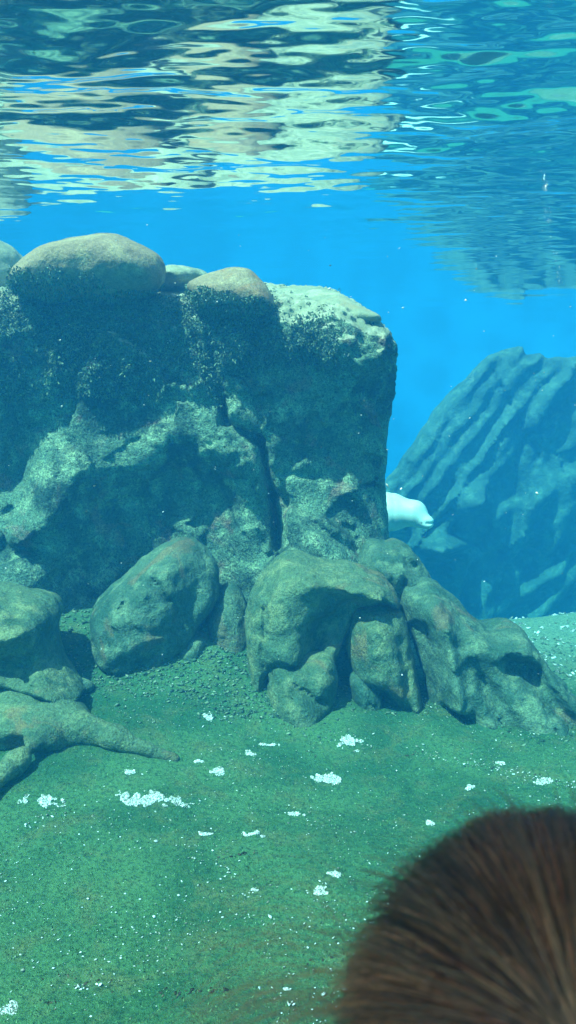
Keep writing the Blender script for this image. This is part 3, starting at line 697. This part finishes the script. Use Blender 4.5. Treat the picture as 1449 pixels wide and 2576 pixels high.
# clusters of pale shells stuck on the outcrop
def shell_cluster(px, py, w_, h_, n, label, seed):
    rng = np.random.default_rng(seed)
    sel = np.where((np.abs(CPX - px) < w_ / 2) & (np.abs(CPY - py) < h_ / 2) & (CN[:, 1] < 0) & (CV[:, 1] < 6))[0]
    dc = np.linalg.norm(CV[sel] - np.median(CV[sel], 0), axis=1); sel = sel[np.argsort(dc)[:max(8, len(sel) // 2)]]
    idx = rng.choice(sel, n); P = CV[idx] + CN[idx] * .022
    V, T = chips(P, rng.uniform(.002, .0045, n), rng, .5); b = P.mean(0); b[2] = V[:, 2].min()
    tag(link('shell_cluster', new_mesh('shell_cluster', V - b, T, False), M_shell, loc=b), label, 'shells', 'clusters of pale shells on the rock outcrop')
shell_cluster(622, 795, 34, 34, 260, 'cluster of white shells on the algae below the small brown dome', 1)
shell_cluster(872, 888, 20, 16, 120, 'little white shell cluster on the shoulder of the rock outcrop', 2)
shell_cluster(430, 855, 22, 18, 120, 'few pale shells in the shaggy algae under the big dome', 3)

# ------------------------------------------------------------------ white whale coming out from behind the outcrop
M_whale = plain('whale_skin', (.74, .74, .70), .5, .12, 9, .4)
K = 7.4
a0, a1, a2, a3, a4 = at(560, 1262, 9.2), at(830, 1278, 8.8), at(980, 1288, 8.5), at(1042, 1290, 8.35), at(1080, 1314, 8.25)
def whale_fn(g):
    f = smin(cap(a0, a1, .20, .30)(g), cap(a1, a2, .30, .20)(g), .14)
    f = smin(f, cap(a2, a3, .17, .135)(g), .08)                     # head with a bulging forehead
    f = smin(f, cap(a3 + np.array([0, 0, -.04]), a4 + np.array([-.02, 0, 0]), .10, .070)(g), .05)   # short beak
    tl = a0 + np.array([-.75, .25, .0]); f = smin(f, cap(a0, tl, .19, .06)(g), .1)
    for s_ in (-1, 1): f = smin(f, cap(tl, tl + np.array([-.2, .24 * s_, .0]), .05, .025)(g), .05)      # flukes
    fl = at(880, 1350, 8.55); f = smin(f, cap(fl, fl + np.array([-.10, -.16, -.16]), .08, .035)(g), .05)
    f = smax(f, -ell(a4 + np.array([.02, -.02, -.008]), (.085, .12, .007))(g), .006)                    # mouth
    for k_ in range(3): f = f + .008 * np.exp(-(((g[..., 0] - a2[0] + .09 * k_ - .02) / .014) ** 2))    # neck folds
    return f + .008 * fbm(g * 5, 2)
V, Q = solid(whale_fn, (-2.8, 7.6, .3), (2.0, 10.2, 1.8), .02)
b = np.array([.3, 8.7, V[:, 2].min()])
whale = tag(link('whale', new_mesh('whale', V - b, Q), M_whale, loc=b), 'white whale poking its pale head out from behind the rock outcrop', 'whale')
M_eye = plain('dark_eye', (.01, .01, .012), .15, .1, 5, .6)
def uv_ball(c, r, nu=16, nv=10):
    th = np.linspace(0, math.pi, nv + 1); ph = np.linspace(0, 2 * math.pi, nu, endpoint=False)
    V = np.array([[np.sin(t) * np.cos(p), np.sin(t) * np.sin(p), np.cos(t)] for t in th for p in ph]) * r + c
    i = np.arange((nv + 1) * nu).reshape(nv + 1, nu); j = np.roll(i, -1, 1)
    return V, np.stack([i[:-1], i[1:], j[1:], j[:-1]], -1).reshape(-1, 4)
for nm, off, r_ in (('eye', (-.045, -.088, .008), .009),):
    V, Q = uv_ball(a4 + np.array(off) - b + (np.array([-.05, 0, 0]) if nm == 'eye' else 0), r_)
    link(nm, new_mesh(nm, V, Q), M_eye, whale)

# ------------------------------------------------------------------ bubbles rising at the right
M_bub = bpy.data.materials.new('bubble'); M_bub.use_nodes = True; nt = M_bub.node_tree; nt.nodes.clear()
o_ = nt.nodes.new('ShaderNodeOutputMaterial'); g_ = nt.nodes.new('ShaderNodeBsdfGlossy'); g_.inputs['Roughness'].default_value = .1
t_ = nt.nodes.new('ShaderNodeBsdfTransparent'); lw = nt.nodes.new('ShaderNodeLayerWeight'); lw.inputs[0].default_value = .35; mx = nt.nodes.new('ShaderNodeMixShader')
nt.links.new(lw.outputs['Facing'], mx.inputs[0]); nt.links.new(t_.outputs[0], mx.inputs[1]); nt.links.new(g_.outputs[0], mx.inputs[2]); nt.links.new(mx.outputs[0], o_.inputs['Surface'])
rng = np.random.default_rng(6); parts = []
for (ax, ay, bx, by, cnt) in ((1366, 430, 1372, 480, 26), (1374, 520, 1380, 565, 26), (1396, 630, 1410, 715, 40), (1380, 570, 1396, 640, 10)):
    for q in range(cnt):
        f_ = rng.random(); parts.append(uv_ball(at(ax + f_ * (bx - ax) + rng.normal(0, 4), ay + f_ * (by - ay), 3.6 + rng.normal(0, .05)), rng.uniform(.0015, .004), 8, 6))
V, Q = join(parts); b = V.mean(0); b[2] = V[:, 2].min()
tag(link('bubble_trail', new_mesh('bubble_trail', V - b, Q), M_bub, loc=b), 'faint trail of fine bubbles rising near the right edge', 'bubbles', kind='stuff')

# ------------------------------------------------------------------ the child at the glass
HC = at(1398, 2708, .350)
M_skin = plain('skin', (.55, .34, .25), .5, .06, 30)
M_shirt = plain('shirt_cloth', (.03, .035, .05), .9, .2, 60)
M_trous = plain('trouser_cloth', (.02, .025, .04), .9, .2, 60)
M_shoe = plain('shoe_leather', (.02, .02, .02), .5, .2, 30)
FZ = -HC[2]
def skull(g): return smin(ell((0, -.008, .022), (.076, .094, .092))(g), ell((0, .028, -.045), (.054, .062, .066))(g), .03)
arms = []
for s_ in (-1, 1):
    sh, el_, wr = np.array([.165 * s_, -.02, -.225]), np.array([.205 * s_, -.03, -.46]), np.array([.20 * s_, .03, -.66])
    arms.append((sh, el_, wr, s_))
def body_core(g):
    f = cap((0, -.015, -.07), (0, -.02, -.2), .043, .05)(g)
    f = smin(f, ell((0, -.02, -.34), (.150, .098, .17))(g), .05)
    f = smin(f, ell((0, -.02, -.55), (.135, .095, .13))(g), .06)
    f = smin(f, cap((-.14, -.02, -.215), (.14, -.02, -.215), .045, .045)(g), .05)
    for s_ in (-1, 1):
        f = smin(f, cap((.07 * s_, -.02, -.62), (.08 * s_, -.01, FZ + .43), .078, .052)(g), .03)
        f = smin(f, cap((.08 * s_, -.01, FZ + .43), (.085 * s_, -.03, FZ + .09), .052, .034)(g), .03)
        f = smin(f, cap((.085 * s_, -.04, FZ + .045), (.10 * s_, .10, FZ + .03), .038, .030)(g), .02)
    for sh, el_, wr, s_ in arms:
        f = smin(f, cap(sh, el_, .042, .033)(g), .04); f = smin(f, cap(el_, wr, .033, .022)(g), .02)
    return f
def body_fn(g):
    f = smin(body_core(g), skull(g), .025)
    f = smin(f, cap((0, .088, .01), (0, .108, -.022), .008, .013)(g), .012)          # nose
    f = smin(f, cap((-.018, .088, -.056), (.018, .088, -.056), .007, .007)(g), .006)  # lips
    f = smax(f, -cap((-.016, .097, -.056), (.016, .097, -.056), .0025, .0025)(g), .003)
    for s_ in (-1, 1):
        f = smax(f, -ell((.03 * s_, .094, .008), (.014, .012, .009))(g), .01)
        f = smin(f, ell((.077 * s_, -.005, -.005), (.008, .02, .03))(g), .008)         # ears
    for sh, el_, wr, s_ in arms:
        pm = wr + np.array([0, .012, -.055]); f = smin(f, ell(pm, (.014, .034, .045))(g), .015)
        for k_, (oy, ln) in enumerate(((.026, .058), (.010, .066), (-.006, .062), (-.021, .048))):
            k0 = pm + np.array([0, oy, -.036]); k1 = k0 + np.array([-.006 * s_, .002, -ln * .55]); k2 = k1 + np.array([-.016 * s_, .004, -ln * .45])
            f = smin(f, np.minimum(cap(k0, k1, .0078, .007)(g), cap(k1, k2, .007, .0055)(g)), .004)
        t0 = pm + np.array([-.004 * s_, .030, .012]); t1 = t0 + np.array([-.012 * s_, .022, -.028]); t2 = t1 + np.array([-.008 * s_, .006, -.026])
        f = smin(f, np.minimum(cap(t0, t1, .010, .0085)(g), cap(t1, t2, .0085, .0065)(g)), .006)
    return f
V, Q = solid(body_fn, (-.27, -.16, FZ - .02), (.27, .20, .15), .0075)
person = tag(link('person', new_mesh('person', V, Q), M_skin, loc=HC), 'person with short tousled brown hair, seen from behind at the glass', 'person')
def cloth(name, m, z0, z1, puff, extra=None, h=.011):
    def fn(g):
        f = body_core(g) - puff + .004 * fbm(g * 14, 2)
        f = smax(f, g[..., 2] - z1, .006); f = smax(f, z0 - g[..., 2], .006)
        return f if extra is None else extra(f, g)
    V, Q = solid(fn, (-.29, -.2, z0 - .03), (.29, .18, z1 + .03), h)
    return link(name, new_mesh(name, V, Q), m, person)
cloth('shirt', M_shirt, -.64, -.185, .014, lambda f, g: np.maximum(f, np.where((np.abs(g[..., 0]) > .16) & (g[..., 2] < -.40), .02, -1)))
cloth('trousers', M_trous, FZ + .10, -.60, .012, lambda f, g: np.maximum(f, np.where(np.abs(g[..., 0]) > .165, .02, -1)))
cloth('shoes', M_shoe, FZ + .001, FZ + .085, .010)
for s_ in (-1, 1):
    V, Q = uv_ball(np.array([.03 * s_, .081, .008]), .0115); link('eye', new_mesh('eye', V, Q), plain('eye_white', (.7, .7, .68), .2, .05, 5) if s_ < 0 else bpy.data.materials['eye_white'], person)
# hair: a cap over the scalp and locks combed out of the crown whorl
rng = np.random.default_rng(33)
def hair_ok(d): return (d[:, 2] > .55 * d[:, 1] - .42 + .0) & (d[:, 2] > -.62)
WH = np.array([0, 0, CAM_Z]) - HC; WH /= np.linalg.norm(WH); WH = WH + np.array([.10, .0, .06]); WH /= np.linalg.norm(WH)
def scalp_r(d):                                           # distance to the skull along a direction
    lo = np.zeros(len(d)); hi = np.full(len(d), .2)
    for _ in range(18):
        mid = (lo + hi) / 2; ins = skull((d * mid[:, None])[:, None, :])[:, 0] < 0
        lo = np.where(ins, mid, lo); hi = np.where(ins, hi, mid)
    return lo
n_lock = 620
d = rng.normal(size=(4000, 3)); d /= np.linalg.norm(d, axis=1)[:, None]; d[1500:] = WH + .55 * rng.normal(size=(2500, 3)); d[3300:] = WH + .2 * rng.normal(size=(700, 3)); d /= np.linalg.norm(d, axis=1)[:, None]; d = d[hair_ok(d)]; d = d[rng.permutation(len(d))][:n_lock]
NS = 11; NQ = 28
nl = len(d); lk = np.repeat(np.arange(nl), NQ); ns = len(lk)
tone = (.22 + 1.0 * rng.random(nl) ** 1.3)[lk]; ln = rng.uniform(.055, .10, nl)[lk]; lift = rng.uniform(.006, .018, nl)[lk]; wav = rng.normal(0, .10, nl)[lk]; curl = rng.normal(0, .14, nl)[lk]
az = np.arctan2((d @ np.cross(WH, [0, 0, 1.])), d[:, 2] - WH[2]); tone = tone * (.30 + 1.0 * sstep(-.25, .35, noise3(np.stack([np.cos(az) * 2.6, np.sin(az) * 2.6, 0 * az + 4], -1))))[lk]
d0 = d[lk] + .065 * rng.normal(size=(ns, 3)); d0 /= np.linalg.norm(d0, axis=1)[:, None]
P0 = d0 * scalp_r(d0)[:, None]; l_ = ln * rng.uniform(.7, 1.15, ns); up = lift * rng.uniform(.8, 1.2, ns); fly = (rng.random(nl) < .07)[lk]
seq = [P0]
for k_ in range(1, NS):
    t = k_ / (NS - 1); p = seq[-1]; n_ = p / np.linalg.norm(p, axis=1)[:, None]
    away = n_ - WH; away = away - n_ * (away * n_).sum(1)[:, None]; away /= np.linalg.norm(away, axis=1)[:, None] + 1e-6
    sw = np.cross(n_, away) * (curl * (t - .3) + wav * np.sin(6 * t + lk))[:, None]
    dr = away + sw + n_ * (.7 * math.exp(-5 * t) + np.where(fly, .28, .02))[:, None] + np.array([0, 0, -.25 * t])
    dr /= np.linalg.norm(dr, axis=1)[:, None]
    nx = p + dr * (l_ / (NS - 1))[:, None]; r_ = np.linalg.norm(nx, axis=1); rs = .112 + up
    r2 = np.where(~fly & (r_ > rs), rs, r_); r2 = np.maximum(r2, .094)
    seq.append(nx * (r2 / r_)[:, None])
paths = list(np.stack(seq, 1)); cols = list(tone * rng.uniform(.8, 1.2, ns)); rad = list(rng.uniform(.00022, .00048, ns) * np.where(fly, .7, 1))
for q in range(150):                                       # long stray hairs on the left side
    d0 = np.array([-.9, rng.normal(-.2, .25), rng.uniform(-.1, .75)]); d0 /= np.linalg.norm(d0)
    p = d0 * .11; pts = [p]; dr = d0 + rng.normal(0, .25, 3) + np.array([-.2, 0, .35])
    for k_ in range(1, NS):
        dr = dr / np.linalg.norm(dr); p = p + dr * rng.uniform(.007, .014); pts.append(p); dr = dr + np.array([-.03, 0, -.22]) + rng.normal(0, .05, 3)
    paths.append(pts); cols.append(rng.uniform(.5, 1)); rad.append(.00014)
A = np.array(paths); n = len(A); rad = np.array(rad)
T = np.gradient(A, axis=1); T /= np.linalg.norm(T, axis=2)[..., None] + 1e-9
ref = A / (np.linalg.norm(A, axis=2)[..., None]); U = np.cross(T, ref); U /= np.linalg.norm(U, axis=2)[..., None] + 1e-9; W = np.cross(T, U)
taper = (rad[:, None] * (1 - .75 * np.linspace(0, 1, NS)[None] ** 2))[..., None]
ring = np.stack([A + taper * (U * math.cos(a) + W * math.sin(a)) for a in (0, 2.094, 4.189)], 2)      # n, NS, 3, 3
V = ring.reshape(-1, 3); i = np.arange(n * NS * 3).reshape(n, NS, 3); j = np.roll(i, -1, 2)
Q = np.stack([i[:, :-1], j[:, :-1], j[:, 1:], i[:, 1:]], -1).reshape(-1, 4)
hv = np.repeat(np.array(cols), NS * 3)
def cap_fn(g):
    f = skull(g) - .002 - .002 * fbm(g * 40, 2)
    return smax(f, (.55 * g[..., 1] - .045 - g[..., 2]) * .87, .01)
CVt, CQ = solid(cap_fn, (-.11, -.13, -.1), (.11, .12, .14), .004)
me = new_mesh('hair', np.concatenate([CVt, V]), np.concatenate([CQ, Q + len(CVt)]))
at_ = me.color_attributes.new('tone', 'FLOAT_COLOR', 'POINT')
tv = np.concatenate([np.full(len(CVt), .12), hv]).astype(np.float32)
at_.data.foreach_set('color', np.stack([tv, tv, tv, np.ones_like(tv)], -1).ravel())
m, nt, out = mat('brown_hair'); L = nt.links.new
ac = nd(nt, 'ShaderNodeAttribute', attribute_name='tone')
c = mixc(nt, 1., (.92, .235, .09), ac.outputs['Color'], 'MULTIPLY')
bs = nd(nt, 'ShaderNodeBsdfPrincipled'); L(c, bs.inputs['Base Color']); bs.inputs['Roughness'].default_value = .45; bs.inputs['Specular IOR Level'].default_value = .4
L(bs.outputs[0], out.inputs['Surface'])
link('hair', me, m, person)

# ------------------------------------------------------------------ camera, sun, sky
cd = bpy.data.cameras.new('camera'); cam = bpy.data.objects.new('camera', cd); COL.objects.link(cam)
cam.location = (0, 0, CAM_Z); cam.rotation_euler = (R(90) - PITCH, 0, 0)
cd.sensor_fit = 'VERTICAL'; cd.sensor_height = 36; cd.lens = 36 * F / 2576
cd.clip_start = .02; cd.clip_end = 200
cd.dof.use_dof = True; cd.dof.focus_distance = 5.2; cd.dof.aperture_fstop = (cd.lens / 1000) / .0030
S.camera = cam
SUN = Vector((-.40, -.33, .86)).normalized()
ld = bpy.data.lights.new('sun', 'SUN'); ld.energy = 4.6; ld.angle = R(.5); ld.color = (1, .95, .86)
so = bpy.data.objects.new('sun', ld); COL.objects.link(so); so.rotation_euler = SUN.to_track_quat('Z', 'Y').to_euler()
w = bpy.data.worlds.new('World'); S.world = w; w.use_nodes = True; nt = w.node_tree; nt.nodes.clear()
sk = nt.nodes.new('ShaderNodeTexSky'); sk.sky_type = 'NISHITA'; sk.sun_disc = False
sk.sun_elevation = math.asin(SUN.z); sk.sun_rotation = math.atan2(SUN.x, SUN.y)
bg = nt.nodes.new('ShaderNodeBackground'); bg.inputs['Strength'].default_value = .15
wo = nt.nodes.new('ShaderNodeOutputWorld'); nt.links.new(sk.outputs[0], bg.inputs[0]); nt.links.new(bg.outputs[0], wo.inputs[0])
S.view_settings.view_transform = 'Standard'; S.view_settings.look = 'None'; S.view_settings.exposure = 1.3; S.view_settings.gamma = 1
S.render.engine = 'CYCLES'
cy_ = S.cycles
cy_.use_denoising = True
cy_.max_bounces = 10; cy_.volume_bounces = 2; cy_.transparent_max_bounces = 12; cy_.diffuse_bounces = 3; cy_.glossy_bounces = 4
